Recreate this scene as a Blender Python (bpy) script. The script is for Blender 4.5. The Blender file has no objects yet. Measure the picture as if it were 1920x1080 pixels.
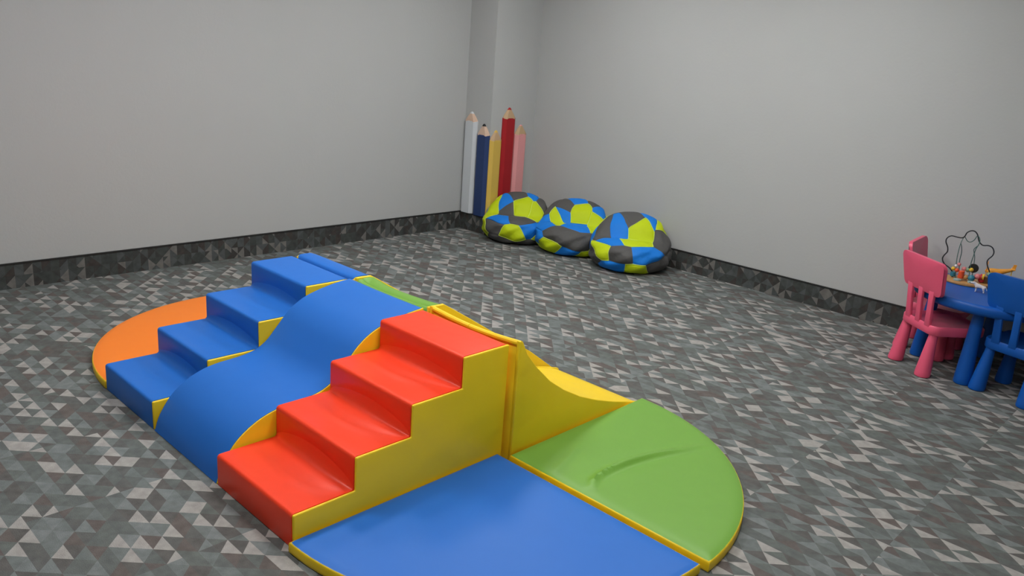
import bpy, bmesh, math
import numpy as np
from mathutils import Vector, Matrix

SC = bpy.context.scene
S = 0.8            # survey units -> metres (the shapes below are given in survey units)

# ---------------------------------------------------------------- camera, world, exposure
def cam_axes(yaw, pitch, roll):
    F = np.array([math.sin(yaw)*math.cos(pitch), math.cos(yaw)*math.cos(pitch), -math.sin(pitch)])
    Rt = np.array([math.cos(yaw), -math.sin(yaw), 0.0]); Dn = np.cross(F, Rt)
    c, s = math.cos(roll), math.sin(roll)
    return c*Rt+s*Dn, -s*Rt+c*Dn, F
cr, cd, cf = cam_axes(-0.7496, 0.2865, -0.0746)
camd = bpy.data.cameras.new('camera'); cam = bpy.data.objects.new('camera', camd)
SC.collection.objects.link(cam); SC.camera = cam
camd.sensor_width = 36.0; camd.sensor_fit = 'HORIZONTAL'; camd.lens = 36.0*1492.92/1920
camd.clip_start = 0.05; camd.clip_end = 60
cam.matrix_world = Matrix(((cr[0], -cd[0], -cf[0], 2.4957*S), (cr[1], -cd[1], -cf[1], -1.4884*S),
                           (cr[2], -cd[2], -cf[2], 1.9967*S), (0, 0, 0, 1)))
world = bpy.data.worlds.new('world'); SC.world = world; world.use_nodes = True
world.node_tree.nodes['Background'].inputs[0].default_value = (0.8, 0.85, 0.9, 1)
world.node_tree.nodes['Background'].inputs[1].default_value = 0.05
SC.view_settings.view_transform = 'Standard'; SC.view_settings.look = 'None'
SC.view_settings.gamma = 1.0; SC.view_settings.use_curve_mapping = False
SC.view_settings.exposure = 0.0
LIGHT = 24.0       # strength of the ceiling panels' diffusers

# ---------------------------------------------------------------- materials
def mat(name, col, rough=0.5, spec=0.5, bump=0.0, bscale=8.0, bdetail=3.0, vary=0.0, emit=None, stretch=(1, 1, 1), coat=0.0):
    m = bpy.data.materials.new(name); m.use_nodes = True
    nt = m.node_tree; b = nt.nodes['Principled BSDF']
    b.inputs['Base Color'].default_value = (*col, 1)
    b.inputs['Roughness'].default_value = rough
    b.inputs['Specular IOR Level'].default_value = spec
    b.inputs['Coat Weight'].default_value = coat
    tc = nt.nodes.new('ShaderNodeTexCoord'); mp = nt.nodes.new('ShaderNodeMapping')
    mp.inputs['Scale'].default_value = stretch
    nt.links.new(tc.outputs['Object'], mp.inputs[0])
    if bump > 0:
        n = nt.nodes.new('ShaderNodeTexNoise'); n.inputs['Scale'].default_value = bscale; n.inputs['Detail'].default_value = bdetail
        nt.links.new(mp.outputs[0], n.inputs['Vector'])
        bp = nt.nodes.new('ShaderNodeBump'); bp.inputs['Strength'].default_value = 1.0; bp.inputs['Distance'].default_value = bump
        nt.links.new(n.outputs['Fac'], bp.inputs['Height']); nt.links.new(bp.outputs[0], b.inputs['Normal'])
    if vary > 0:
        n2 = nt.nodes.new('ShaderNodeTexNoise'); n2.inputs['Scale'].default_value = 2.5; n2.inputs['Detail'].default_value = 4
        nt.links.new(mp.outputs[0], n2.inputs['Vector'])
        hs = nt.nodes.new('ShaderNodeHueSaturation'); hs.inputs['Color'].default_value = (*col, 1)
        mr = nt.nodes.new('ShaderNodeMapRange'); mr.inputs[3].default_value = 1-vary; mr.inputs[4].default_value = 1+vary
        nt.links.new(n2.outputs['Fac'], mr.inputs[0]); nt.links.new(mr.outputs[0], hs.inputs['Value'])
        nt.links.new(hs.outputs[0], b.inputs['Base Color'])
    if emit:
        b.inputs['Emission Color'].default_value = (*emit[0], 1); b.inputs['Emission Strength'].default_value = emit[1]
    return m

def carpet(name, row_axis, u_axis, row0, u0, tone=1.0):
    """triangle-patterned carpet tiles; rows run along u_axis, stacked along row_axis (world axes)"""
    T = 0.625*S; W = T/5.0; H = T/10.0
    m = bpy.data.materials.new(name); m.use_nodes = True
    nt = m.node_tree; L = nt.links; bs = nt.nodes['Principled BSDF']
    bs.inputs['Roughness'].default_value = 1.0; bs.inputs['Specular IOR Level'].default_value = 0.08
    geo = nt.nodes.new('ShaderNodeNewGeometry'); sp = nt.nodes.new('ShaderNodeSeparateXYZ')
    L.new(geo.outputs['Position'], sp.inputs[0])
    def M(op, a, b=None, c=None):
        n = nt.nodes.new('ShaderNodeMath'); n.operation = op
        for i, v in enumerate((a, b, c)):
            if v is None: continue
            if isinstance(v, (int, float)): n.inputs[i].default_value = v
            else: L.new(v, n.inputs[i])
        return n.outputs[0]
    def tile(axis, o):
        t = M('DIVIDE', M('SUBTRACT', sp.outputs[axis], o*S), T)
        return M('FLOOR', t), M('MULTIPLY', M('FRACT', t), T)
    iu, lu = tile(u_axis, u0); ir, lr = tile(row_axis, row0)
    # every tile starts its pattern at its own shift
    wn0 = nt.nodes.new('ShaderNodeTexWhiteNoise'); wn0.noise_dimensions = '2D'
    cb = nt.nodes.new('ShaderNodeCombineXYZ'); L.new(iu, cb.inputs[0]); L.new(ir, cb.inputs[1]); L.new(cb.outputs[0], wn0.inputs['Vector'])
    shift = M('MULTIPLY', M('GREATER_THAN', wn0.outputs['Value'], 0.72), 0.37)
    row = M('DIVIDE', lr, H); rf = M('FLOOR', row); fy = M('FRACT', row)
    u = M('ADD', M('ADD', M('DIVIDE', lu, W), M('MULTIPLY', M('MODULO', rf, 2.0), 0.5)), shift)
    a = M('FLOOR', M('SUBTRACT', u, M('MULTIPLY', fy, 0.5))); b = M('FLOOR', M('ADD', u, M('MULTIPLY', fy, 0.5)))
    ab = M('ADD', a, b); up = M('COMPARE', a, b, 0.1)
    wn = nt.nodes.new('ShaderNodeTexWhiteNoise'); wn.noise_dimensions = '3D'
    cb2 = nt.nodes.new('ShaderNodeCombineXYZ')
    L.new(M('ADD', ab, M('MULTIPLY', iu, 31.7)), cb2.inputs[0]); L.new(M('ADD', rf, M('MULTIPLY', ir, 17.3)), cb2.inputs[1])
    cb2.inputs[2].default_value = 3.7; L.new(cb2.outputs[0], wn.inputs['Vector'])
    r = M('ADD', wn.outputs['Value'], M('MULTIPLY', up, -0.17))
    rp = nt.nodes.new('ShaderNodeValToRGB'); rp.color_ramp.interpolation = 'CONSTANT'
    stops = [(-1, (0.110, 0.107, 0.101)), (0.06, (0.120, 0.131, 0.126)), (0.20, (0.124, 0.108, 0.100)), (0.29, (0.150, 0.165, 0.162)),
             (0.42, (0.126, 0.138, 0.131)), (0.53, (0.114, 0.117, 0.112)), (0.62, (0.176, 0.192, 0.190)), (0.765, (0.325, 0.310, 0.292))]
    e = rp.color_ramp.elements
    e[0].position = 0; e[0].color = (*stops[0][1], 1); e[1].position = stops[1][0]; e[1].color = (*stops[1][1], 1)
    for p_, c_ in stops[2:]:
        x = e.new(p_); x.color = (*c_, 1)
    L.new(r, rp.inputs[0])
    ns = nt.nodes.new('ShaderNodeTexNoise'); ns.inputs['Scale'].default_value = 28; ns.inputs['Detail'].default_value = 5
    L.new(geo.outputs['Position'], ns.inputs['Vector'])
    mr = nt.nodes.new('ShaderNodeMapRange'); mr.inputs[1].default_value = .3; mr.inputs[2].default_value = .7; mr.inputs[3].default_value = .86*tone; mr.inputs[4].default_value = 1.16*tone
    L.new(ns.outputs['Fac'], mr.inputs[0])
    mx = nt.nodes.new('ShaderNodeVectorMath'); mx.operation = 'SCALE'
    L.new(rp.outputs['Color'], mx.inputs[0]); L.new(mr.outputs[0], mx.inputs['Scale'])
    L.new(mx.outputs[0], bs.inputs['Base Color'])
    n3 = nt.nodes.new('ShaderNodeTexNoise'); n3.inputs['Scale'].default_value = 260; n3.inputs['Detail'].default_value = 2
    L.new(geo.outputs['Position'], n3.inputs['Vector'])
    bp = nt.nodes.new('ShaderNodeBump'); bp.inputs['Distance'].default_value = 0.0025; L.new(n3.outputs['Fac'], bp.inputs['Height']); L.new(bp.outputs[0], bs.inputs['Normal'])
    return m

VY = mat('yellow_vinyl', (0.90, 0.62, 0.016), 0.42, 0.35, 0.012, 4.5, 2)
VR = mat('red_vinyl', (0.88, 0.052, 0.014), 0.36, 0.38, 0.003, 6, 2)
VB = mat('blue_vinyl', (0.014, 0.140, 0.53), 0.46, 0.32, 0.003, 5, 2)
VG = mat('green_vinyl', (0.155, 0.345, 0.045), 0.42, 0.4, 0.004, 5, 2)
VO = mat('orange_vinyl', (0.92, 0.22, 0.012), 0.42, 0.4, 0.003, 5, 2)
SEAM = mat('dark_seam', (0.015, 0.02, 0.05), 0.8, 0.2)
WALLM = mat('grey_wall_paint', (0.462, 0.470, 0.466), 0.85, 0.25, 0.0008, 60, 4, vary=0.015)
CEILM = mat('white_ceiling', (0.70, 0.70, 0.69), 0.9, 0.2)
TRIMM = mat('black_trim', (0.018, 0.018, 0.018), 0.5, 0.4)
FLOORM = carpet('triangle_carpet', 1, 0, -0.04, -0.847)
CARP_L = carpet('shaded_triangle_carpet_strip', 1, 2, 0.03, 0.10, .50)  # floor carpet again for the baseboards, with upright-face shade painted in through tone
CARP_B = carpet('shaded_triangle_carpet_strip', 0, 2, 0.12, 0.08, .50)
BG = mat('grey_bag_cloth', (0.082, 0.080, 0.078), 0.65, 0.35, 0.022, 7, 3)
BL = mat('lime_bag_cloth', (0.50, 0.62, 0.004), 0.65, 0.3, 0.022, 7, 3)
BB = mat('blue_bag_cloth', (0.006, 0.19, 0.68), 0.65, 0.3, 0.022, 7, 3)
PIP = mat('lime_piping', (0.60, 0.75, 0.12), 0.6, 0.3)
PK = mat('pink_plastic', (0.80, 0.105, 0.20), 0.38, 0.45)
PB = mat('blue_plastic', (0.004, 0.092, 0.42), 0.42, 0.32)
PD = mat('dark_rubber', (0.02, 0.02, 0.022), 0.7, 0.3)
WOOD = mat('pencil_wood', (0.50, 0.34, 0.20), 0.6, 0.3, vary=0.12, stretch=(6, 6, 1))
WOODL = mat('light_pencil_wood', (0.62, 0.44, 0.33), 0.6, 0.3, vary=0.08)
BASEW = mat('maze_wood', (0.50, 0.26, 0.09), 0.45, 0.4, vary=0.15, stretch=(1, 8, 1))

# ---------------------------------------------------------------- helpers
COL = SC.collection
def obj(name, verts, faces, mats, parent=None, loc=(0, 0, 0), mi=None, smooth=True, angle=35, bevel=0.0, bseg=2, weld=0.0, rot=0.0):
    me = bpy.data.meshes.new(name)
    me.from_pydata([tuple(map(float, v)) for v in verts], [], [tuple(f) for f in faces])
    if not isinstance(mats, (list, tuple)): mats = [mats]
    for m in mats: me.materials.append(m)
    if mi is not None: me.polygons.foreach_set('material_index', mi)
    bm = bmesh.new(); bm.from_mesh(me)
    if weld: bmesh.ops.remove_doubles(bm, verts=bm.verts, dist=weld)
    bmesh.ops.recalc_face_normals(bm, faces=bm.faces)
    if bevel:
        ed = [e for e in bm.edges if len(e.link_faces) == 2 and e.calc_face_angle(0) > math.radians(40)]
        bmesh.ops.bevel(bm, geom=ed, offset=bevel, segments=bseg, profile=0.5, affect='EDGES', clamp_overlap=True)
    bm.to_mesh(me); bm.free()
    if smooth:
        me.polygons.foreach_set('use_smooth', [True]*len(me.polygons)); me.set_sharp_from_angle(angle=math.radians(angle))
    me.update()
    o = bpy.data.objects.new(name, me); COL.objects.link(o); o.location = loc; o.rotation_euler = (0, 0, rot)
    if parent: o.parent = parent
    return o
def tag(o, label, cat, group=None):
    o['label'] = label; o['category'] = cat
    if group: o['group'] = group
    return o
def thing(name, label, cat, loc, rz=0.0, group=None):
    o = bpy.data.objects.new(name, None); o.empty_display_size = 0.1; COL.objects.link(o); o.location = loc; o.rotation_euler = (0, 0, rz)
    return tag(o, label, cat, group)
def struct(o):
    o['kind'] = 'structure'; return o
def box(x0, x1, y0, y1, z0, z1):
    v = [(x, y, z) for x in (x0, x1) for y in (y0, y1) for z in (z0, z1)]
    return v, [(0, 1, 3, 2), (4, 6, 7, 5), (0, 4, 5, 1), (2, 3, 7, 6), (0, 2, 6, 4), (1, 5, 7, 3)]
def join(parts):
    V, F = [], []
    for v, f in parts:
        n = len(V); V += list(v); F += [tuple(i+n for i in q) for q in f]
    return V, F
def tube(pts, r, seg=8, closed=False):
    """round tube along a polyline; r may be a list"""
    P = [Vector(p) for p in pts]; n = len(P); V = []; F = []
    rr = r if isinstance(r, (list, tuple)) else [r]*n
    up = None
    for i, p in enumerate(P):
        if closed: t = P[(i+1) % n]-P[i-1]
        else: t = P[min(i+1, n-1)]-P[max(i-1, 0)]
        t.normalize()
        if up is None: up = t.orthogonal().normalized()
        else:
            up = up-t*up.dot(t); up.normalize()
        s = t.cross(up)
        for k in range(seg):
            a = 2*math.pi*k/seg; V.append(p+rr[i]*(math.cos(a)*up+math.sin(a)*s))
    m = n if closed else n-1
    for i in range(m):
        for k in range(seg):
            a, b = i*seg+k, i*seg+(k+1) % seg; c, d = ((i+1) % n)*seg+k, ((i+1) % n)*seg+(k+1) % seg
            F.append((a, b, d, c))
    if not closed: F += [tuple(range(seg))[::-1], tuple((n-1)*seg+k for k in range(seg))]
    return V, F
def smooth_curve(pts, n=8, closed=False):
    P = [np.array(p, float) for p in pts]; N = len(P); out = []
    for i in range(N if closed else N-1):
        p0 = P[i-1] if (closed or i > 0) else 2*P[0]-P[1]
        p1, p2 = P[i], P[(i+1) % N]
        p3 = P[(i+2) % N] if (closed or i+2 < N) else 2*P[-1]-P[-2]
        for k in range(n):
            t = k/n
            out.append(0.5*((2*p1)+(-p0+p2)*t+(2*p0-5*p1+4*p2-p3)*t*t+(-p0+3*p1-3*p2+p3)*t**3))
    if not closed: out.append(P[-1])
    return [tuple(o) for o in out]
def lathe(prof, seg=24, cx=0, cy=0, sx=1, sy=1):
    V = []; F = []
    for r, z in prof:
        for k in range(seg):
            a = 2*math.pi*k/seg; V.append((cx+sx*r*math.cos(a), cy+sy*r*math.sin(a), z))
    for i in range(len(prof)-1):
        for k in range(seg):
            a, b = i*seg+k, i*seg+(k+1) % seg; F.append((a, b, b+seg, a+seg))
    F += [tuple(range(seg))[::-1], tuple((len(prof)-1)*seg+k for k in range(seg))]
    return V, F
def panel_x(prof, x0, x1):
    """flat panel: outline in (y, z) pushed from x0 to x1"""
    n = len(prof); V = [(x0, y, z) for y, z in prof]+[(x1, y, z) for y, z in prof]
    F = [tuple(range(n)), tuple(range(2*n-1, n-1, -1))]+[(i, (i+1) % n, n+(i+1) % n, n+i) for i in range(n)]
    return V, F
def ring_x(fn, x0, x1, nx):
    """closed solid whose (y, z) outline changes with t across x0..x1"""
    V = []; F = []; n = None
    for i in range(nx+1):
        t = i/nx; pr = fn(t); n = len(pr); V += [(x0+(x1-x0)*t, y, z) for y, z in pr]
    for i in range(nx):
        for k in range(n):
            a, b = i*n+k, i*n+(k+1) % n; F.append((a, b, b+n, a+n))
    F += [tuple(range(n))[::-1], tuple(nx*n+k for k in range(n))]
    return V, F

# ---------------------------------------------------------------- the room
XL, YB, XR, YF, ZC = -4.2201, 5.4524, 4.7, -4.2, 3.5
HB = 0.200
CX, CY = -3.810, 4.7493      # outer corner of the boxed-in column
struct(obj('floor', *box(XL-.15, XR+.15, YF-.15, YB+.15, -.1, 0), FLOORM, smooth=False))
struct(obj('ceiling', *box(XL-.15, XR+.15, YF-.15, YB+.15, ZC, ZC+.1), CEILM, smooth=False))
struct(obj('wall_left', *box(XL-.15, XL, YF, YB, 0, ZC), WALLM, smooth=False))
struct(obj('wall_back', *box(XL-.15, XR+.15, YB, YB+.15, 0, ZC), WALLM, smooth=False))
struct(obj('wall_right', *box(XR, XR+.15, YF, YB, 0, ZC), WALLM, smooth=False))
struct(obj('wall_front', *box(XL-.15, XR+.15, YF-.15, YF, 0, ZC), WALLM, smooth=False))
struct(obj('wall_corner', *box(XL, CX, CY, YB, 0, ZC), WALLM, smooth=False))
TB = .014
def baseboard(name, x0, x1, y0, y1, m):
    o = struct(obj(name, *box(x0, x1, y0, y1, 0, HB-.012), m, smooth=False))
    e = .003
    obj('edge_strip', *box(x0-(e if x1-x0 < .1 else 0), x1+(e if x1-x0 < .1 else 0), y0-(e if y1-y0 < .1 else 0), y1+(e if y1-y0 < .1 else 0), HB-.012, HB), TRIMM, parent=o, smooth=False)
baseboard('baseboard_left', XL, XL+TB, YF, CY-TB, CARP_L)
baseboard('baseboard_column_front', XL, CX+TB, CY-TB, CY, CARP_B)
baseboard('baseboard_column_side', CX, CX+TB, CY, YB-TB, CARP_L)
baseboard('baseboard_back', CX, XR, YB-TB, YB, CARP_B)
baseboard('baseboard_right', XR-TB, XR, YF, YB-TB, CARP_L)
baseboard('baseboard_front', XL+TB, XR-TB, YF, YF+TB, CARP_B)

# ceiling lights
DIFF = mat('light_diffuser', (0.9, 0.9, 0.9), 0.6, 0.2, emit=((1.0, 0.992, 0.980), LIGHT))
FRAME = mat('white_metal_frame', (0.75, 0.75, 0.75), 0.4, 0.4)
lights = [(-1.6, -.6), (2.2, -.9), (-1.9, 1.5), (1.0, 1.3), (-2.1, 3.6), (-0.1, 3.6)]
for i, (x, y) in enumerate(lights):
    where = ['in front of the blue stairs', 'nearest the front wall', 'above the foam ramps', 'above the green mat', 'nearest the bean bags', 'nearest the blue table'][i]
    t = thing('ceiling_light', 'square white recessed ceiling light panel, '+where, 'ceiling light', (x, y, ZC), 0, 'ceiling light panels')
    w = .38
    f = join([box(-w-.03, w+.03, -w-.03, -w, -.035, 0), box(-w-.03, w+.03, w, w+.03, -.035, 0), box(-w-.03, -w, -w, w, -.035, 0), box(w, w+.03, -w, w, -.035, 0)])
    obj('frame', *f, FRAME, parent=t, smooth=False)
    obj('diffuser', *box(-w, w, -w, w, -.022, -.012), DIFF, parent=t, smooth=False)

# ---------------------------------------------------------------- foam stairs
D = 0.30; H = 0.1575; TOPZ = 4*H
def stair_outline(grow=0.0, ybk=1.2):
    """side panel outline (y, z)"""
    g = grow; P = [(-g, 0)]
    for i in range(4):
        P += [(i*D-g, (i+1)*H+g)]
        P += [((i+1)*D-g, (i+1)*H+g)] if i < 3 else [(ybk+g, TOPZ+g)]
    P += [(ybk+g, 0)]
    return P
def stair_cover(seed):
    def fn(t):
        q = max(0.0, math.sin(math.pi*t))**0.65
        P = []; rc = 0.016
        y0 = 0.0
        for i in range(4):
            yy, zt, zb = i*D, (i+1)*H, i*H
            puff = 0.006*q
            # riser
            if i == 0:
                for k in range(6): P.append((yy-puff*math.sin(math.pi*k/6), .004+(zt-rc-.004)*k/6))
            else:
                rz = .012+.062*q*(1+.15*math.sin(seed+i)); zs = zb+rz
                for k in range(6):
                    s = k/6; P.append((yy-puff*.6*math.sin(math.pi*s), zs+(zt-rc-zs)*s))
            # nosing
            for k in range(5):
                a = math.pi/2*k/4; P.append((yy+rc-rc*math.cos(a), zt-rc+rc*math.sin(a)))
            if i < 3:
                ye = (i+1)*D; skew = 1+.25*math.sin(2*seed+1.7*i)*(t-.5)*2
                dc = .014+.125*q*skew; rz = .012+.062*q*(1+.15*math.sin(seed+i+1))
                ys = ye-dc
                for k in range(1, 9):
                    s = k/9; y_ = yy+rc+(ys-yy-rc)*s
                    sag = -.006*q*math.sin(math.pi*s)
                    rid = .007*q*math.exp(-((y_-(ys-.008))/.010)**2)
                    P.append((y_, zt+sag+rid))
                for k in range(13):
                    s = k/12
                    c0 = np.array((ys, zt)); c1 = np.array((ye-.004, zt+.002)); c2 = np.array((ye, zt+rz))
                    b = (1-s)**2*c0+2*s*(1-s)*c1+s*s*c2
                    wv = q*(.0075*math.sin(2.2*math.pi*s+.5)*math.sin(math.pi*s)-.004*math.sin(math.pi*s))
                    P.append((b[0]-.4*wv, b[1]+wv))
            else:
                for k in range(1, 9):
                    s = k/9; P.append((yy+rc+(1.196-2*rc-yy)*s, zt+.004*q*math.sin(math.pi*s)))
                for k in range(5):
                    a = math.pi/2*k/4; P.append((1.196-rc+rc*math.sin(a), zt-rc+rc*math.cos(a)))
        P.append((1.196, .004))
        return P
    return fn
def foam_stairs(x0, x1, m, label, seed):
    t = thing('foam_stairs', label, 'foam stairs', ((x0+x1)/2, 0, 0))
    w = (x1-x0)/2
    obj('step_cover', *ring_x(stair_cover(seed), -w+.006, w-.006, 28), m, parent=t, angle=50)
    for sx in (-1, 1):
        a, b = (w-.0075, w+.008) if sx > 0 else (-w, -w+.0075)
        o = obj('side_panel', *panel_x(stair_outline(-.0015 if sx > 0 else -.009), a, b), VY, parent=t, bevel=.0074 if sx > 0 else .0035, bseg=3, angle=60)
        o['label'] = 'yellow stepped vinyl side panel'
    return t
foam_stairs(-.6415, 0.0, VR, 'red vinyl foam stairs of four steps with yellow stepped side beside the blue mat', 1.0)
foam_stairs(-1.9713, -1.3425, VB, 'blue vinyl foam stairs of four steps beside the orange mat', 2.6)

# ---------------------------------------------------------------- foam wave ramp
wave_pts = [(0, 0), (.018, .06), (.05, .12), (.10, .185), (.17, .238), (.25, .275), (.34, .295), (.45, .303), (.55, .318), (.63, .358), (.70, .430),
            (.78, .515), (.87, .572), (.97, .604), (1.08, .626), (1.20, .640)]
wp = smooth_curve(wave_pts, 4)
def wave_cover(t):
    q = math.sin(math.pi*t)
    P = [(y-.003*q, max(z-.002-.004*q*math.sin(math.pi*y/1.2), .003)) for y, z in wp[:-1]]
    P[0] = (-.001, .003)
    P += [(1.19, .636-.003*q), (1.198, .625), (1.198, .003)]
    return P
t = thing('foam_wave_ramp', 'blue vinyl foam ramp with two smooth humps between the red and blue stairs', 'foam ramp', (-.9895, 0, 0))
w = .3405
obj('slide_cover', *ring_x(wave_cover, -w+.006, w-.006, 16), VB, parent=t, angle=55)
for sx in (-1, 1):
    a, b = (w-.0075, w+.001) if sx > 0 else (-w, -w+.0075)
    o = obj('side_panel', *panel_x([(y, max(z-(.0035 if sx > 0 else .012), 0)) for y, z in wp]+[(1.2, 0)], a, b), VY, parent=t, bevel=.004, bseg=2, angle=50)
    o['label'] = 'yellow wave-shaped vinyl side panel'

# ---------------------------------------------------------------- far side blocks
def back_block(name, label, cat, x0, x1, panel, cover, m, y0=1.222):
    t = thing(name, label, cat, ((x0+x1)/2, y0, 0)); w = (x1-x0)/2
    obj('ramp_cover', *ring_x(cover, -w+.012, w-.012, 16), m, parent=t, angle=50)
    for sx in (-1, 1):
        a, b = (w-.022, w) if sx > 0 else (-w, -w+.022)
        o = obj('side_panel', *panel_x(panel, a, b), VY, parent=t, bevel=.005, bseg=2, angle=50)
        if m is not VY: o['label'] = 'yellow vinyl side panel'
    return t
ramp_pan = [(0, 0), (0, .618), (.012, .628), (.10, .629), (.13, .616), (.32, .508), (.51, .392), (.86, .190), (1.08, .060), (1.14, .025), (1.16, 0)]
def ramp_cov(t):
    q = math.sin(math.pi*t)**.6
    P = [(0.0, .003), (0, .605), (.004, .622), (.018, .634-.003*q), (.06, .636-.004*q), (.10, .635-.003*q), (.14, .620)]
    for k in range(1, 12):
        s = k/12; P.append((.14+1.0*s, .620-.595*s-.012*q*math.sin(math.pi*s)))
    P += [(1.15, .018), (1.157, .003)]
    return P
back_block('foam_ramp', 'plain blue vinyl foam block with a flat crest behind the blue stairs', 'foam ramp', -1.972, -1.328, ramp_pan, ramp_cov, VB)
green_pan = [(0, 0), (0, .640), (.11, .638), (.15, .615), (.32, .512), (.51, .394), (.86, .192), (1.06, .05), (1.10, .02), (1.12, 0)]
def green_cov(t):
    q = math.sin(math.pi*min(1, max(0, t)))**.45; d = .030*q*(1.15-.55*t)
    P = [(0.0, .003), (0, .60-d), (.004, .622-d), (.018, .632-d), (.036, .634-d), (.042, .629-d), (.048, .635-d), (.09, .637-d), (.125, .630-d*.9), (.16, .606-d*.8)]
    for k in range(1, 12):
        s = k/12; P.append((.16+.93*s, .606-.590*s-.02*q*math.sin(math.pi*s)-d*.8*(1-s)))
    P += [(1.105, .010), (1.112, .003)]
    return P
back_block('foam_ramp', 'green vinyl foam ramp with a narrow crest and yellow side behind the wave ramp', 'foam ramp', -1.322, -.630, green_pan, green_cov, VG)
slide_pan = [(0, 0), (0, .655), (.028, .645), (.065, .574), (.15, .481), (.26, .381), (.38, .300), (.53, .220), (.69, .155), (.85, .100), (1.05, .044), (1.13, .02), (1.14, 0)]
def slide_cov(t):
    q = math.sin(math.pi*t)**.5
    P = [(.002, .003), (.002, .60)]
    for y, z in smooth_curve(slide_pan[2:-2], 3): P.append((y+.002, max(z-.004-.022*q*(z/.64), .012)))
    P += [(1.122, .012), (1.13, .003)]
    return P
t = back_block('foam_slide', 'all yellow foam slide with a tall concave side next to the green mat', 'foam slide', -.622, .056, slide_pan, slide_cov, VY, y0=1.218)
def sagz(x): return .636-.018*math.sin(math.pi*(x+.339)/.678)
for a, b in ((-.335, -.032), (-.028, .335)):
    xs = [a+(b-a)*k/10 for k in range(11)]
    v, f = tube([(x, .015, sagz(x)+.003) for x in xs], .015, 10)
    o = obj('top_rim', v, f, VY, parent=t); o['label'] = 'padded yellow rim along the top edge'

# ---------------------------------------------------------------- quarter-round floor mats
def quarter_mat(label, cx, cy, R, a0, m, ridge=None, th=.052):
    t = thing('floor_mat', label, 'floor mat', (cx, cy, 0), a0)
    # outline: corner, straight, arc, straight
    def outline(ins):
        P = [(ins, ins)]
        n = 32; Ri = R-ins
        A0 = math.asin(ins/Ri)
        for k in range(n+1):
            a = A0+(math.pi/2-2*A0)*k/n; P.append((Ri*math.cos(a), Ri*math.sin(a)))
        return P
    prof = [(.006, 0), (.001, .006), (0, th*.35), (0, th*.65), (.0010, th-.007), (.003, th-.0025), (.006, th-.0005), (.012, th-.002)]
    V = []; F = []; n = None
    for ins, z in prof:
        o = outline(max(ins, 1e-4)); n = len(o); V += [(x, y, z) for x, y in o]
    for i in range(len(prof)-1):
        for k in range(n):
            a, b = i*n+k, i*n+(k+1) % n; F.append((a, b, b+n, a+n))
    F += [tuple(range(n))[::-1], tuple((len(prof)-1)*n+k for k in range(n))]
    o = obj('side_band', V, F, VY, parent=t, angle=60); o['label'] = 'yellow vinyl side band'
    # top sheet
    nr, na = 70, 90; V = []; F = []
    c = .005
    Ri = R-c
    def z_at(x, y):
        e = min(x, y, R-math.hypot(x, y))
        z = th-.001+.009*(1-math.exp(-max(e-c, 0)/.02))
        if ridge: z += ridge(x, y)*min(1, max(0, e-c)/.05)
        return z
    for i in range(nr+1):
        for j in range(na+1):
            a = math.pi/2*j/na; rr = (R-c)*i/nr
            x, y = rr*math.cos(a), rr*math.sin(a)
            x = max(x, c); y = max(y, c)
            V.append((x, y, z_at(x, y)))
    for i in range(nr):
        for j in range(na):
            p, q_ = i*(na+1)+j, (i+1)*(na+1)+j
            F.append((p, q_, q_+1, p+1))
    obj('top_sheet', V, F, m, parent=t, angle=60, weld=1e-5)
    return t
def ridge_green(x, y):
    # local x runs away along the blue mat, local y runs along the slide
    s = 0.0
    pts = GR
    best = 9; tt = 0
    for k in range(len(pts)-1):
        ax, ay = pts[k]; bx, by = pts[k+1]; dx, dy = bx-ax, by-ay
        u = max(0, min(1, ((x-ax)*dx+(y-ay)*dy)/(dx*dx+dy*dy)))
        d = math.hypot(x-ax-u*dx, y-ay-u*dy)
        if d < best: best = d; tt = (k+u)/(len(pts)-1)
    s += .024*math.sin(math.pi*min(1, tt*.94+.06))**.7*math.exp(-(best/.017)**2)
    s -= .0045*math.sin(math.pi*tt)*math.exp(-((best-.045)/.03)**2)
    # short puckers near the corner by the slide
    for (px, py, ang, ln) in ((.24, .12, 1.9, .10), (.19, .28, 2.0, .09)):
        dx, dy = x-px, y-py; al = dx*math.cos(ang)+dy*math.sin(ang); ac = -dx*math.sin(ang)+dy*math.cos(ang)
        s += .006*math.exp(-(ac/.014)**2-(al/ln)**2)
    return s
GR = smooth_curve([(.475, .07), (.437, .14), (.424, .262), (.439, .418), (.481, .596), (.54, .755), (.609, .909)], 5)
quarter_mat('green quarter-round floor mat with a long crease beside the yellow slide', .066, 1.196, 1.152, 0, VG, ridge_green)
quarter_mat('blue quarter-round floor mat with yellow edge along the red stairs', 0.014, 1.160, 1.185, -math.pi/2, VB, lambda x, y: .003*math.sin(4*x+2)*math.sin(3*y))
quarter_mat('orange quarter-round floor mat with yellow edge along the blue stairs', -1.980, 1.160, 1.165, math.pi, VO, lambda x, y: .003*math.sin(3*x+1)*math.sin(4*y))

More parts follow.
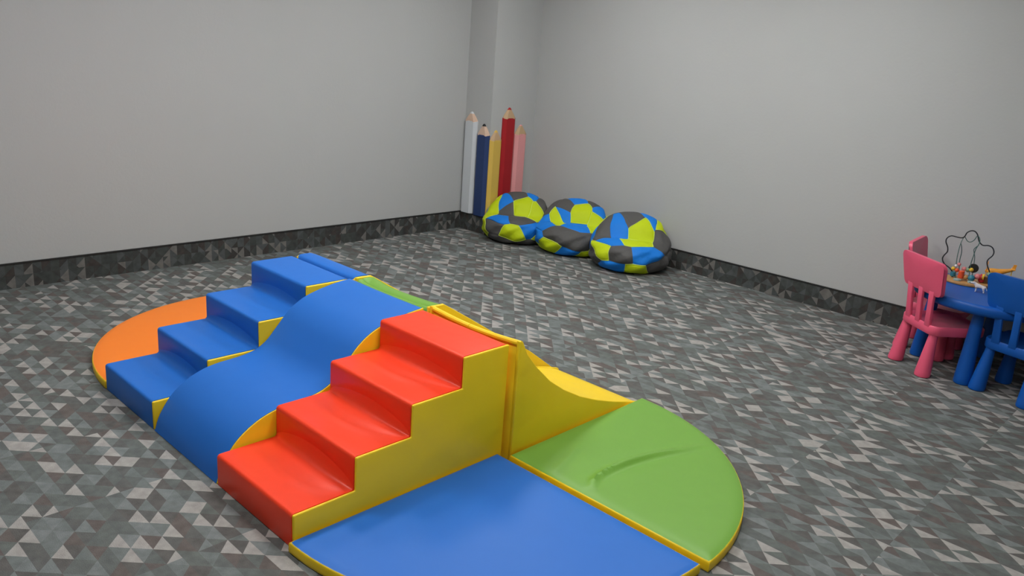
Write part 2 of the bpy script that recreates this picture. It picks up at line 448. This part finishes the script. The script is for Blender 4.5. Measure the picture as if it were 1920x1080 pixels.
# ---------------------------------------------------------------- giant pencils on the column
PM = {'white': mat('white_paint', (0.60, 0.63, 0.66), .5, .4), 'navy': mat('navy_paint', (0.020, 0.045, 0.145), .5, .4), 'yellow': mat('ochre_yellow_paint', (0.66, 0.44, 0.085), .5, .4),
      'red': mat('dark_red_paint', (0.37, 0.008, 0.014), .45, .4), 'pink': mat('light_pink_paint', (0.76, 0.33, 0.33), .5, .4), 'black': mat('black_paint', (0.012, 0.012, 0.014), .5, .4)}
def pencil(label, loc, rz, W, zb, ztop, body, wood, lead, lead_frac=.22):
    """half-hexagonal pencil board; local x = along the wall, local -y = out of the wall, z from the base"""
    t = thing('wall_pencil', label, 'wall pencil', loc, rz, 'giant wooden pencils in the corner')
    w = W/2; dp = .040; fl = w*.62
    sec = [(-w, 0), (-w, -.012), (-fl, -dp), (fl, -dp), (w, -.012), (w, 0)]
    # body with scalloped top edge
    V = []; F = []; nz = len(sec)
    dense = []
    for k in range(len(sec)-1):
        m = 4 if k in (1, 2, 3) else 1
        for j in range(m): dense.append(tuple(np.array(sec[k])*(1-j/m)+np.array(sec[k+1])*(j/m)))
    dense.append(sec[-1]); n = len(dense)
    topz = []
    for k, (x, y) in enumerate(dense):
        u = (x+w)/W*3; topz.append(zb-.014*abs(math.sin(math.pi*u)))
    V = [(x, y, 0) for x, y in dense]+[(x, y, z) for (x, y), z in zip(dense, topz)]
    F = [(i, i+1, n+i+1, n+i) for i in range(n-1)]+[(n-1, 0, n, 2*n-1), tuple(range(n))[::-1], tuple(n+i for i in range(n))]
    obj('pencil_body', V, F, PM[body], parent=t, angle=20)
    def cone(z0, z1, k0, k1, base_fn=None, grow=0.0):
        V = []; q = 6
        for i in range(q+1):
            s = i/q; z = z0+(z1-z0)*s; k = k0+(k1-k0)*s**1.15
            for j, (x, y) in enumerate(dense):
                zz = z if not (i == 0 and base_fn) else base_fn[j]
                V.append((x*k, y*(.35+.65*k)-grow, zz))
        F = []
        for i in range(q):
            for j in range(n-1): F.append((i*n+j, i*n+j+1, (i+1)*n+j+1, (i+1)*n+j))
            F.append((i*n+n-1, i*n, (i+1)*n, (i+1)*n+n-1))
        F += [tuple(range(n))[::-1], tuple(q*n+j for j in range(n))]
        return V, F
    zl = ztop-(ztop-zb)*lead_frac
    kk = lead_frac*.85
    o = obj('wood_tip', *cone(zb, zl, .97, kk+.10, topz), wood, parent=t, angle=20); o['label'] = 'bare wood sharpened tip'
    o = obj('pencil_lead', *cone(zl, ztop, kk+.11, .05, None, .0005), PM[lead], parent=t, angle=20)
    return t
pencil('white giant pencil, leftmost in the corner beside the navy one', (-4.108, CY, HB), 0, .196, 1.240-HB, 1.338-HB, 'white', WOODL, 'white')
pencil('navy blue giant pencil with a black tip', (-3.903, CY, HB), 0, .190, 1.108-HB, 1.225-HB, 'navy', WOODL, 'black')
rzB = math.pi/2   # local -y points to +x
pencil('yellow giant pencil, the shortest, between the navy and red ones', (CX, 4.832, HB), rzB, .176, 1.062-HB, 1.165-HB, 'yellow', WOOD, 'yellow')
pencil('dark red giant pencil, the tallest of the row', (CX, 5.022, HB), rzB, .196, 1.300-HB, 1.412-HB, 'red', WOOD, 'red')
pencil('light pink giant pencil, rightmost of the row behind the bean bags', (CX, 5.224, HB), rzB, .186, 1.122-HB, 1.222-HB, 'pink', WOOD, 'pink', .12)

# ---------------------------------------------------------------- bean bags
def sst(a,b,x):
    t=np.clip((x-a)/(b-a),0,1); return t*t*(3-2*t)
def bag_shape(d):
    """unit directions (n,3) -> slumped bean bag surface, front is -y, rests on z=0"""
    dx,dy,dz=d[:,0],d[:,1],d[:,2]
    hor=np.sqrt(dx*dx+dy*dy)+1e-9
    fat=hor**.75/hor
    x=.385*dx*fat; y=.375*dy*fat
    up=np.sign(dz)*np.abs(dz)**.9
    back=sst(-.45,.40,dy-.10*dx*dx)
    z=.17+np.where(up>0,up*(.145+.215*back),up*.19)
    top=sst(.05,.6,dz)
    y=y-.03*sst(.2,.9,dz)*sst(.1,.8,dy)
    # seat crease: the back cushion stands above the front one
    z=z-.060*np.exp(-((dy+.20-.08*dx*dx)/.11)**2)*top*np.exp(-(dx/.62)**4)
    # belly sags on the floor
    low=sst(.1,-.5,dz)
    x=x*(1+.03*low); y=y*(1+.03*low)
    z=np.where(z<.05,.05*np.exp((z-.05)/.05),z)
    z=z-.0184*np.clip(1-z/.1,0,1)
    # gathered cloth
    w=.008*np.sin(7*np.arctan2(dy,dx)+5*dz)+.007*np.sin(11*dx-9*dz+2)+.005*np.sin(15*dy+8*dx)
    k=1+w/.4
    return np.stack([x*k,y*k,np.maximum(z,0.0)],1)

def squash(X, loc, rz, planes):
    """press the bag flat against walls and neighbours (planes: nx, ny, d in room coordinates)"""
    c, s = math.cos(rz), math.sin(rz); X = X.copy()
    for nx, ny, d in planes:
        lx, ly = nx*c+ny*s, -nx*s+ny*c
        t = X[:, 0]*lx+X[:, 1]*ly+nx*loc[0]+ny*loc[1]-d; q = .012
        tn = -q*np.logaddexp(0, -t/q)
        X[:, 0] += lx*(tn-t); X[:, 1] += ly*(tn-t)
    return X
def voronoi_bag(label, loc, rz, k, planes, seeds):
    t = thing('bean_bag', label, 'bean bag', (*loc, 0), rz, 'football pattern bean bags along the back wall')
    Sd = np.array([s[:3] for s in seeds]); Sd /= np.linalg.norm(Sd, axis=1)[:, None]
    V = []; F = []; MI = []; pipes = []; Ec = {}
    for i, s in enumerate(Sd):
        a = np.cross(s, [0.31, 0.52, 0.8]); a /= np.linalg.norm(a); b = np.cross(s, a)
        poly = [s+3*(ca*a+cb*b) for ca, cb in ((-1, -1), (1, -1), (1, 1), (-1, 1))]
        for j, q in enumerate(Sd):
            if i == j: continue
            nrm = s-q; out = []
            for m_ in range(len(poly)):
                P0, P1 = poly[m_], poly[(m_+1) % len(poly)]; d0, d1 = P0@nrm, P1@nrm
                if d0 >= 0: out.append(P0)
                if (d0 >= 0) != (d1 >= 0): out.append(P0+(P1-P0)*(d0/(d0-d1)))
            poly = out
            if len(poly) < 3: break
        if len(poly) < 3: continue
        poly = [p/np.linalg.norm(p) for p in poly]
        cl = []
        for p in poly:
            if not cl or np.linalg.norm(p-cl[-1]) > 1e-4: cl.append(p)
        if np.linalg.norm(cl[0]-cl[-1]) < 1e-4: cl.pop()
        poly = cl; c = sum(poly)/len(poly); c /= np.linalg.norm(c)
        N = 9
        for m_ in range(len(poly)):
            P0, P1 = poly[m_], poly[(m_+1) % len(poly)]; base = len(V)
            idx = {}
            for u in range(N+1):
                for v in range(N+1-u):
                    # edge points interpolated symmetrically so that neighbours share them
                    w0, w1, wc = u/N, v/N, 1-(u+v)/N
                    p = w0*P0+w1*P1+wc*c; p /= np.linalg.norm(p)
                    idx[(u, v)] = len(V); V.append((*p, wc))
            for u in range(N):
                for v in range(N-u):
                    F.append((idx[(u, v)], idx[(u+1, v)], idx[(u, v+1)])); MI.append(seeds[i][3])
                    if u+v < N-1: F.append((idx[(u+1, v)], idx[(u+1, v+1)], idx[(u, v+1)])); MI.append(seeds[i][3])
            if seeds[i][3] == 1:
                key = tuple(sorted((tuple(np.round(P0, 3)), tuple(np.round(P1, 3)))))
                if key not in Ec:
                    Ec[key] = 1; pipes.append([P0*(1-q/8)+P1*(q/8) for q in range(9)])
    A = np.array(V); dirs = A[:, :3]; wc = A[:, 3]
    X = bag_shape(dirs)
    ctr = np.array([0, 0, .2]); out = X-ctr; out /= np.linalg.norm(out, axis=1)[:, None]
    X = X+out*((.010*(1-np.exp(-wc/.12)))-.004)[:, None]; X[:, 2] = np.maximum(X[:, 2], 0.0)
    X = squash(X*k, loc, rz, planes)
    # patches keep their own colour, seams are welded
    obj('bag_cover', X, F, [BG, BL, BB], parent=t, mi=MI, angle=80, weld=2e-5)
    PV = []
    for pl in pipes:
        d = np.array(pl); d /= np.linalg.norm(d, axis=1)[:, None]; Y = squash(bag_shape(d)*k, loc, rz, planes); Y[:, 2] = np.maximum(Y[:, 2], .003)
        PV.append(tube([tuple(y) for y in Y], .0032, 5))
    o = obj('piping', *join(PV), PIP, parent=t); o['label'] = 'pale lime piping along the seams'
    return t
B1, B2, B3 = (-3.44, 4.895), (-2.765, 5.055), (-2.005, 5.045)
def between(a, b, gap=.003):
    dx, dy = b[0]-a[0], b[1]-a[1]; L_ = math.hypot(dx, dy); nx, ny = dx/L_, dy/L_
    d = nx*(a[0]+b[0])/2+ny*(a[1]+b[1])/2
    return (nx, ny, d-gap), (-nx, -ny, -d-gap)
p12, p21 = between(B1, B2); p23, p32 = between(B2, B3)
wallp = (0, 1, YB-TB-.006)
voronoi_bag('football pattern bean bag nearest the giant pencils in grey, blue and lime', B1, .55, 1.0, [(-1, 0, -(CX+TB+.006)), p12, wallp], [(-0.62,-0.07,0.78,1),(-0.28,0.01,0.96,2),(-0.07,0.20,0.98,0),(0.11,-0.08,0.99,1),(0.31,0.30,0.90,2),(0.54,0.22,0.81,0),(-0.35,-0.69,0.64,2),(0.16,-0.65,0.74,0),(-0.22,-0.15,0.96,0),(0.44,-0.11,0.89,1),(0.06,-1.00,0.01,1),(0.56,-0.81,0.16,2),(-0.52,-0.85,0.14,0),(0.38,-0.41,-0.83,0),(-0.35,-0.61,-0.72,0),(-0.62,0.65,0.44,0),(0.92,-0.06,0.38,0),(0.15,0.95,0.26,1),(-0.96,0.24,0.15,2),(0.87,0.48,0.09,2),(-0.40,0.92,-0.03,2),(0.91,-0.40,-0.09,1),(-0.94,-0.32,-0.15,1),(0.47,0.86,-0.21,0),(-0.79,0.53,-0.32,0),(0.91,0.14,-0.38,1),(-0.05,0.86,-0.50,1),(-0.79,0.02,-0.62,1),(0.56,0.48,-0.68,0),(-0.36,0.49,-0.79,0)])
voronoi_bag('football pattern bean bag in the middle of the three, mostly grey at the front', B2, .5, 1.06, [p21, p23, wallp], [(-0.62,0.20,0.76,0),(-0.20,0.06,0.98,0),(-0.24,-0.07,0.97,2),(0.03,0.25,0.97,2),(0.14,-0.00,0.99,1),(0.36,0.30,0.88,0),(0.50,0.16,0.85,2),(-0.29,-0.13,0.95,1),(-0.64,-0.28,0.71,2),(-0.22,-0.84,0.50,0),(0.15,-0.34,0.93,2),(0.38,-0.92,0.10,0),(0.50,-0.11,0.86,1),(-0.47,-0.67,-0.58,1),(-0.05,-0.66,-0.75,2),(0.32,-0.44,-0.84,1),(-0.62,0.65,0.44,1),(0.92,-0.06,0.38,0),(0.15,0.95,0.26,0),(-0.96,0.24,0.15,0),(0.87,0.48,0.09,1),(-0.40,0.92,-0.03,2),(0.91,-0.40,-0.09,1),(-0.94,-0.32,-0.15,2),(0.47,0.86,-0.21,0),(-0.79,0.53,-0.32,0),(0.91,0.14,-0.38,2),(-0.05,0.86,-0.50,1),(-0.79,0.02,-0.62,1),(0.56,0.48,-0.68,0),(-0.36,0.49,-0.79,0),(-0.35,-0.21,-0.91,0)])
voronoi_bag('football pattern bean bag farthest from the pencils, grey hexagon at the front', B3, .6, 1.05, [p32, wallp], [(0.01,0.10,1.00,0),(-0.23,-0.05,0.97,2),(0.13,-0.03,0.99,1),(0.61,0.27,0.74,1),(0.38,0.29,0.88,2),(-0.60,-0.08,0.79,0),(-0.48,-0.44,0.76,2),(0.09,-0.38,0.92,1),(0.73,-0.08,0.67,0),(-0.72,-0.64,0.24,1),(-0.21,-0.94,0.29,0),(0.35,-0.88,0.33,2),(-0.28,-0.64,-0.71,2),(0.17,-0.67,-0.73,1),(0.67,-0.48,-0.56,0),(-0.13,0.66,0.74,0),(-0.62,0.65,0.44,1),(0.15,0.95,0.26,2),(-0.96,0.24,0.15,2),(0.87,0.48,0.09,0),(-0.40,0.92,-0.03,0),(-0.94,-0.32,-0.15,0),(0.47,0.86,-0.21,1),(-0.79,0.53,-0.32,1),(0.91,0.14,-0.38,0),(-0.05,0.86,-0.50,0),(-0.79,0.02,-0.62,0),(0.56,0.48,-0.68,2),(-0.36,0.49,-0.79,2)])

# ---------------------------------------------------------------- children's chairs and table
K = 1.25
def rrect(w0, w1, y0, y1, r, n=5):
    """rounded outline; half-width w0 at y0, w1 at y1"""
    P = []
    for cx, cy, a in ((w1-r, y1-r, 0), (-w1+r, y1-r, 90), (-w0+r, y0+r, 180), (w0-r, y0+r, 270)):
        for k in range(n+1):
            q = math.radians(a+90*k/n); P.append((cx+r*math.cos(q), cy+r*math.sin(q)))
    return P
def slab(P, z0, z1):
    n = len(P); V = [(x, y, z0) for x, y in P]+[(x, y, z1) for x, y in P]
    F = [tuple(range(n))[::-1], tuple(range(n, 2*n))]+[(i, (i+1) % n, n+(i+1) % n, n+i) for i in range(n)]
    return V, F
def sc_(v, k=K): return [(x*k, y*k, z*k) for x, y, z in v]
def make_chair(name, label, m, loc, rz, group=None):
    t = thing(name, label, 'chair', (*loc, 0), rz, group)
    # seat: pan with a raised rim
    P = rrect(.158, .172, -.162, .165, .05)
    Pi = rrect(.138, .150, -.142, .146, .04)
    n = len(P)
    V = [(x*.97, y*.97, .247) for x, y in P]+[(x, y, .256) for x, y in P]+[(x, y, .295) for x, y in P]+[(x*.975, y*.975, .302) for x, y in P]+[(x, y, .299) for x, y in Pi]+[(x*.93, y*.93, .292) for x, y in Pi]
    F = [tuple(range(n))[::-1]]+[(r*n+i, r*n+(i+1) % n, (r+1)*n+(i+1) % n, (r+1)*n+i) for r in range(5) for i in range(n)]+[tuple(range(5*n, 6*n))]
    obj('seat', sc_(V), F, m, parent=t, angle=40)
    # backrest: rounded panel, gently bowed
    O = rrect(.170, .186, .472, .668, .035, 6)
    nseg = 14; V = []; F = []
    # build as a grid clipped by the outline via scaled rings
    rings = [(1.0, 0), (1.0, 1), (.94, 1.35), (.6, 1.4), (.25, 1.4)]
    def pt(x, z, off):
        y = -.173-.040*(z-.475)/.19-.75*(.04-x*x)*.5+.015
        return (x, y+off, z)
    m_ = len(O); cz = sum(q[1] for q in O)/m_
    for side in (1, -1):
        for sc0, d in rings:
            V += [pt(x*sc0, cz+(z-cz)*sc0, side*(.008+.003*min(d, 1.4))) for x, z in O]
        b = (0 if side == 1 else len(rings)*m_)
        for r in range(len(rings)-1):
            for i in range(m_): F.append((b+r*m_+i, b+r*m_+(i+1) % m_, b+(r+1)*m_+(i+1) % m_, b+(r+1)*m_+i))
        V.append(pt(0, cz, side*.0122)); ci = len(V)-1
        F += [(b+(len(rings)-1)*m_+i, b+(len(rings)-1)*m_+(i+1) % m_, ci) for i in range(m_)]
        if side == 1:
            # keep index layout regular for the second side
            V0 = len(V)
    # second side starts at V0, fix face indices
    fixed = []; per = len(rings)*m_
    for f in F: fixed.append(f)
    half = len(F)//2
    F = fixed[:half]+[tuple((i-per+V0) if per <= i < 2*per and i != V0-1 else i for i in f) for f in fixed[half:]]
    F += [(i, (i+1) % m_, V0+(i+1) % m_, V0+i) for i in range(m_)]
    obj('backrest', sc_(V), F, m, parent=t, angle=40)
    for x, w in ((-.088, .021), (0, .019), (.088, .021)):
        V = []; F = []
        q = [(-.150, .285, 1.15), (-.158, .36, 1.0), (-.166, .43, .95), (-.172, .50, 1.05)]
        for y, z, kx in q:
            for sx, sy in ((-1, -1), (1, -1), (1, 1), (-1, 1)): V.append((x*(1+.1*(z-.28)/.2)+sx*w*kx, y+sy*.009-(.004), z))
        for r in range(3):
            for i in range(4): F.append((r*4+i, r*4+(i+1) % 4, (r+1)*4+(i+1) % 4, (r+1)*4+i))
        F += [(3, 2, 1, 0), (12, 13, 14, 15)]
        obj('back_slat', sc_(V), F, m, parent=t, bevel=.006, angle=40)
    for sx in (-1, 1):
        for y0, y1 in ((-.150, -.125), (.118, .112)):
            x0, x1 = sx*.130, sx*.118
            prof = [(.034, 0), (.041, .004), (.0430, .012), (.042, .03), (.036, .10), (.029, .18), (.0235, .245), (.022, .255)]
            V = []; seg = 20
            for r, z in prof:
                s = z/.255; cx_, cy_ = x0+(x1-x0)*s, y0+(y1-y0)*s
                for k in range(seg):
                    a = 2*math.pi*k/seg; V.append((cx_+r*math.cos(a), cy_+r*math.sin(a), z))
            F = [(i*seg+k, i*seg+(k+1) % seg, (i+1)*seg+(k+1) % seg, (i+1)*seg+k) for i in range(len(prof)-1) for k in range(seg)]
            F += [tuple(range(seg))[::-1], tuple((len(prof)-1)*seg+k for k in range(seg))]
            obj('leg', sc_(V), F, m, parent=t, angle=40)
    return t
make_chair('child_chair', 'pink plastic child chair with its back turned to the room', PK, (1.017, 4.683), -.670, 'small plastic chairs around the blue table')
make_chair('child_chair', 'pink plastic child chair behind the other pink one, close to the wall', PK, (.860, 5.160), -1.50, 'small plastic chairs around the blue table')
make_chair('child_chair', 'blue plastic child chair cut off by the right edge, tucked at the table', PB, (1.570, 4.64), -.27, 'small plastic chairs around the blue table')

TX, TY, TR, TZ = 1.235, 4.92, .510, .600
t = thing('child_table', 'round blue plastic child table with toys on top', 'table', (TX, TY, 0))
prof = [(TR-.07, TZ-.072), (TR-.025, TZ-.074), (TR-.008, TZ-.066), (TR, TZ-.05), (TR, TZ-.02), (TR-.006, TZ-.007), (TR-.02, TZ), (TR-.03, TZ), (TR-.045, TZ-.0015), (TR-.10, TZ-.002), (TR*.5, TZ-.002), (.02, TZ-.002)]
obj('tabletop', *lathe(prof, 64), PB, parent=t, angle=40)
for ang in (math.atan2(4.545-TY, 1.262-TX), ):
    for k in range(4):
        a = ang-k*math.pi/2; rf, rt = .385, .355
        V = []; seg = 24
        pf = [(.046, 0), (.055, .005), (.058, .016), (.057, .05), (.051, .18), (.044, .32), (.038, .46), (.034, .52), (.033, TZ-.07)]
        for r, z in pf:
            s = z/TZ; d = rf+(rt-rf)*s
            for q in range(seg):
                b = 2*math.pi*q/seg; V.append((d*math.cos(a)+r*math.cos(b), d*math.sin(a)+r*math.sin(b), z))
        F = [(i*seg+q, i*seg+(q+1) % seg, (i+1)*seg+(q+1) % seg, (i+1)*seg+q) for i in range(len(pf)-1) for q in range(seg)]
        F += [tuple(range(seg))[::-1], tuple((len(pf)-1)*seg+q for q in range(seg))]
        obj('leg', V, F, PB, parent=t, angle=40)

# ---------------------------------------------------------------- toys on the table
TT = TZ-.002+.0003
rzm = math.atan2(.2, .98)
t = thing('bead_maze', 'wire and bead maze toy on a round wooden base on the blue table', 'toy', (1.10, 5.06, TT), rzm)
bx0 = -.075
obj('maze_base', *lathe([(.150, 0), (.165, .003), (.168, .012), (.164, .020), (.155, .023), (.02, .023)], 40, cx=bx0, sy=.85), BASEW, parent=t, angle=40)
WB = mat('black_coated_wire', (0.015, 0.018, 0.02), .4, .5); WG = mat('green_coated_wire', (0.05, 0.13, 0.11), .4, .5)
outer = [(-.173, 0, .018), (-.178, 0, .059), (-.205, 0, .088), (-.243, 0, .111), (-.263, 0, .145), (-.258, 0, .174), (-.242, 0, .205), (-.246, 0, .238), (-.265, 0, .276), (-.264, 0, .306),
         (-.239, 0, .328), (-.2, 0, .325), (-.168, 0, .326), (-.153, 0, .34), (-.144, 0, .369), (-.119, 0, .388), (-.093, 0, .385), (-.073, 0, .362), (-.056, 0, .321), (-.028, 0, .296), (.008, 0, .3),
         (.036, 0, .29), (.052, 0, .261), (.049, 0, .231), (.029, 0, .2), (.026, 0, .176), (.037, 0, .144), (.056, 0, .108), (.062, 0, .06), (.060, 0, .018)]
obj('wire', *tube(smooth_curve(outer, 4), .0044, 8), WB, parent=t)
in1 = [(-.144, -.06, .018), (-.158, -.055, .091), (-.167, -.045, .158), (-.17, -.03, .225), (-.167, -.01, .294), (-.154, .01, .333), (-.132, .02, .307), (-.11, .02, .301), (-.088, .01, .322), (-.073, 0, .358),
       (-.053, -.01, .335), (-.052, -.02, .302), (-.064, -.03, .263), (-.068, -.045, .211), (-.072, -.055, .149), (-.06, -.06, .018)]
obj('wire', *tube(smooth_curve(in1, 4), .0030, 6), WG, parent=t)
for pts in ([(-.13, .06, .018), (-.150, .05, .139), (-.150, .035, .208), (-.158, .02, .254), (-.168, -.005, .285)], [(-.06, -.02, .285), (-.076, .0, .255), (-.070, .03, .224), (-.060, .045, .192), (-.055, .055, .145), (-.045, .06, .018)]):
    obj('wire', *tube(smooth_curve(pts, 4), .0030, 6), WG, parent=t)
def uvball(c, r, sx=1, sy=1, sz=1, seg=16):
    prof = [(max(.0005, r*math.sin(math.pi*k/10)), -r*math.cos(math.pi*k/10)) for k in range(11)]
    v, f = lathe(prof, seg)
    return [(c[0]+x*sx, c[1]+y*sy, c[2]+z*sz) for x, y, z in v], f
def cyl(c, r, h, axis='z', seg=18, ch=.12):
    prof = [(r*(1-ch), -h/2), (r, -h/2+ch*h*.5), (r, h/2-ch*h*.5), (r*(1-ch), h/2)]
    v, f = lathe(prof, seg)
    if axis == 'x': v = [(z, x, y) for x, y, z in v]
    if axis == 'y': v = [(x, z, y) for x, y, z in v]
    return [(c[0]+x, c[1]+y, c[2]+z) for x, y, z in v], f
BC = {k: mat(k+'_bead', c, .35, .5) for k, c in dict(orange_red=(.80, .09, .02), yellow=(.78, .48, .03), white=(.72, .66, .62), teal=(.03, .19, .26), wooden=(.52, .28, .10), black=(.02, .02, .015),
      pink=(.76, .25, .25), red=(.55, .02, .03), brown=(.22, .10, .02), green=(.20, .30, .18), pale_teal=(.35, .48, .45)).items()}
beads = [('orange_red', (-.117, -.058, .066), 'c', .020, .056), ('orange_red', (-.150, -.058, .092), 'b', .015, 0), ('yellow', (-.178, 0, .088), 'b', .015, 0), ('white', (-.161, -.055, .122), 'b', .012, 0), ('pink', (-.148, .045, .118), 'b', .013, 0),
         ('teal', (-.172, 0, .048), 'c', .019, .034), ('teal', (-.047, -.06, .052), 'b', .024, 0), ('wooden', (-.085, -.05, .050), 'b', .020, 0), ('black', (-.050, .055, .106), 'd', .034, .014), ('yellow', (-.060, -.052, .112), 'b', .015, 0),
         ('pink', (-.110, .055, .088), 'b', .017, 0), ('green', (-.082, .055, .086), 'b', .018, 0), ('pink', (-.012, -.035, .068), 'b', .021, 0), ('red', (.010, -.035, .070), 'd', .022, .010), ('yellow', (.024, -.035, .072), 'd', .021, .014),
         ('red', (.016, -.015, .042), 'b', .021, 0), ('brown', (.040, .005, .046), 'c', .022, .046), ('green', (.060, 0, .090), 'b', .019, 0), ('pale_teal', (-.133, -.095, .030), 'f', .026, .012), ('pale_teal', (-.044, -.095, .030), 'f', .022, .012)]
for nm, c, kd, r, h in beads:
    v, f = uvball(c, r) if kd == 'b' else cyl(c, r, h, 'z' if kd in 'cf' else 'x' if nm != 'black' else 'y')
    o = obj('bead', v, f, BC[nm], parent=t); o['label'] = nm.replace('_', ' ')+' bead'

OY = mat('orange_yellow_plastic', (.80, .34, .03), .4, .45)
# toy aeroplane at the back of the table
AK = 0.9
t = thing('toy_airplane', 'small orange and yellow plastic toy airplane behind the bead maze', 'toy', (1.175, 5.26, TT), .2)
def ak(vf): return [(x*AK, y*AK, z*AK*1.35) for x, y, z in vf[0]], vf[1]
fus = [(-.085, 0, .064), (-.06, 0, .066), (-.01, 0, .070), (.05, 0, .084), (.10, 0, .100)]
obj('fuselage', *ak(tube(smooth_curve(fus, 3), [.012, .016, .019, .021, .021, .021, .020, .018, .016, .014, .012, .011, .009], 14)), OY, parent=t)
obj('wing', *ak(slab([(x*.024, y*.115) for x, y in ((1, -1), (1, 1), (-1, 1), (-1, -1))], .056, .064)), BC['yellow'], parent=t, bevel=.003)
obj('tail_fin', *ak(slab([(.082, -.045), (.112, -.050), (.112, .050), (.082, .045)], .100, .107)), OY, parent=t, bevel=.002)
V = [(.082, -.005, .098), (.082, .005, .098), (.112, -.004, .106), (.112, .004, .106), (.116, -.003, .132), (.116, .003, .132), (.094, -.003, .132), (.094, .003, .132)]
obj('rudder', *ak((V, [(0, 1, 3, 2), (2, 3, 5, 4), (4, 5, 7, 6), (6, 7, 1, 0), (0, 2, 4, 6), (1, 7, 5, 3)])), OY, parent=t)
obj('propeller', *ak(join([box(-.092, -.086, -.011, .011, .015, .125), cyl((-.092, 0, .066), .008, .014, 'x')])), OY, parent=t, bevel=.001)
for s_ in (-1, 1):
    obj('wheel', *ak(cyl((-.02, s_*.035, .014), .014, .010, 'y')), BC['black'], parent=t)
    obj('wheel_strut', *ak(tube([(-.02, s_*.035, .014), (-.02, s_*.010, .055)], .003, 6)), BC['yellow'], parent=t)
obj('tail_skid', *ak(tube([(.09, 0, .0005), (.09, 0, .095)], .004, 6)), BC['yellow'], parent=t)

# toy dog
def skin_mesh(verts, edges, radii, root=0, sub=2):
    me = bpy.data.meshes.new('skin_tmp'); me.from_pydata(verts, edges, [])
    o = bpy.data.objects.new('skin_tmp', me); COL.objects.link(o)
    o.modifiers.new('skin', 'SKIN')
    me.skin_vertices.new() if not me.skin_vertices else None
    for i, r in enumerate(radii): me.skin_vertices[0].data[i].radius = (r, r)
    me.skin_vertices[0].data[root].use_root = True
    o.modifiers['skin'].branch_smoothing = 0.2; o.modifiers['skin'].use_smooth_shade = True
    sb = o.modifiers.new('sub', 'SUBSURF'); sb.levels = sub; sb.render_levels = sub
    dg = bpy.context.evaluated_depsgraph_get(); dg.update()
    ev = o.evaluated_get(dg); m2 = bpy.data.meshes.new_from_object(ev)
    V = [tuple(v.co) for v in m2.vertices]; F = [tuple(p.vertices) for p in m2.polygons]
    bpy.data.objects.remove(o); bpy.data.meshes.remove(m2)
    return V, F
DG = mat('white_plastic_dog', (.70, .66, .66), .5, .4)
dz = .052
sv = [(.030, 0, dz), (.005, 0, dz+.001), (-.022, 0, dz+.003), (-.036, 0, dz+.018), (-.048, 0, dz+.026), (-.064, 0, dz+.020), (-.072, 0, dz+.017),   # rump .. muzzle
      (-.024, .010, dz-.010), (-.026, .011, .026), (-.024, .011, .008), (-.029, .011, .004), (-.024, -.010, dz-.010), (-.020, -.011, .026), (-.022, -.011, .008), (-.027, -.011, .004),
      (.034, .010, dz-.012), (.026, .011, .030), (.036, .011, .016), (.031, .011, .004), (.034, -.010, dz-.012), (.030, -.011, .030), (.040, -.011, .016), (.035, -.011, .004),
      (.042, 0, dz+.004), (.054, 0, dz-.012), (.056, 0, dz-.026), (-.046, .011, dz+.030), (-.044, .014, dz+.022), (-.046, -.011, dz+.030), (-.044, -.014, dz+.022)]
se = [(0, 1), (1, 2), (2, 3), (3, 4), (4, 5), (5, 6), (2, 7), (7, 8), (8, 9), (9, 10), (2, 11), (11, 12), (12, 13), (13, 14), (0, 15), (15, 16), (16, 17), (17, 18), (0, 19), (19, 20), (20, 21), (21, 22),
      (0, 23), (23, 24), (24, 25), (4, 26), (26, 27), (4, 28), (28, 29)]
sr = [.015, .0135, .0160, .011, .0125, .0075, .0055, .009, .006, .0045, .0048, .009, .006, .0045, .0048, .011, .0075, .0050, .0048, .011, .0075, .0050, .0048, .006, .0035, .003, .004, .003, .004, .003]
v, f = skin_mesh(sv, se, sr, 1)
zmin = min(q[2] for q in v); v = [(x*.86, y*.86, (z-zmin)*.86) for x, y, z in v]
t = thing('toy_dog', 'small white plastic toy dog standing in front of the bead maze', 'toy', (1.170, 4.815, TT), .10)
obj('dog_body', v, f, DG, parent=t, angle=180)
obj('dog_nose', *uvball((-.0665, 0, (dz+.018-zmin)*.86), .0027), PD, parent=t)
for s in (-1, 1): obj('dog_eye', *uvball((-.0490, s*.007, (dz+.029-zmin)*.86), .0016, seg=8), PD, parent=t)

# ---------------------------------------------------------------- bring survey units to metres
done = set()
for o in list(COL.objects):
    if o.type == 'CAMERA': continue
    o.location = Vector(o.location)*S
    if o.type == 'MESH' and o.data.name not in done:
        done.add(o.data.name); o.data.transform(Matrix.Scale(S, 4))
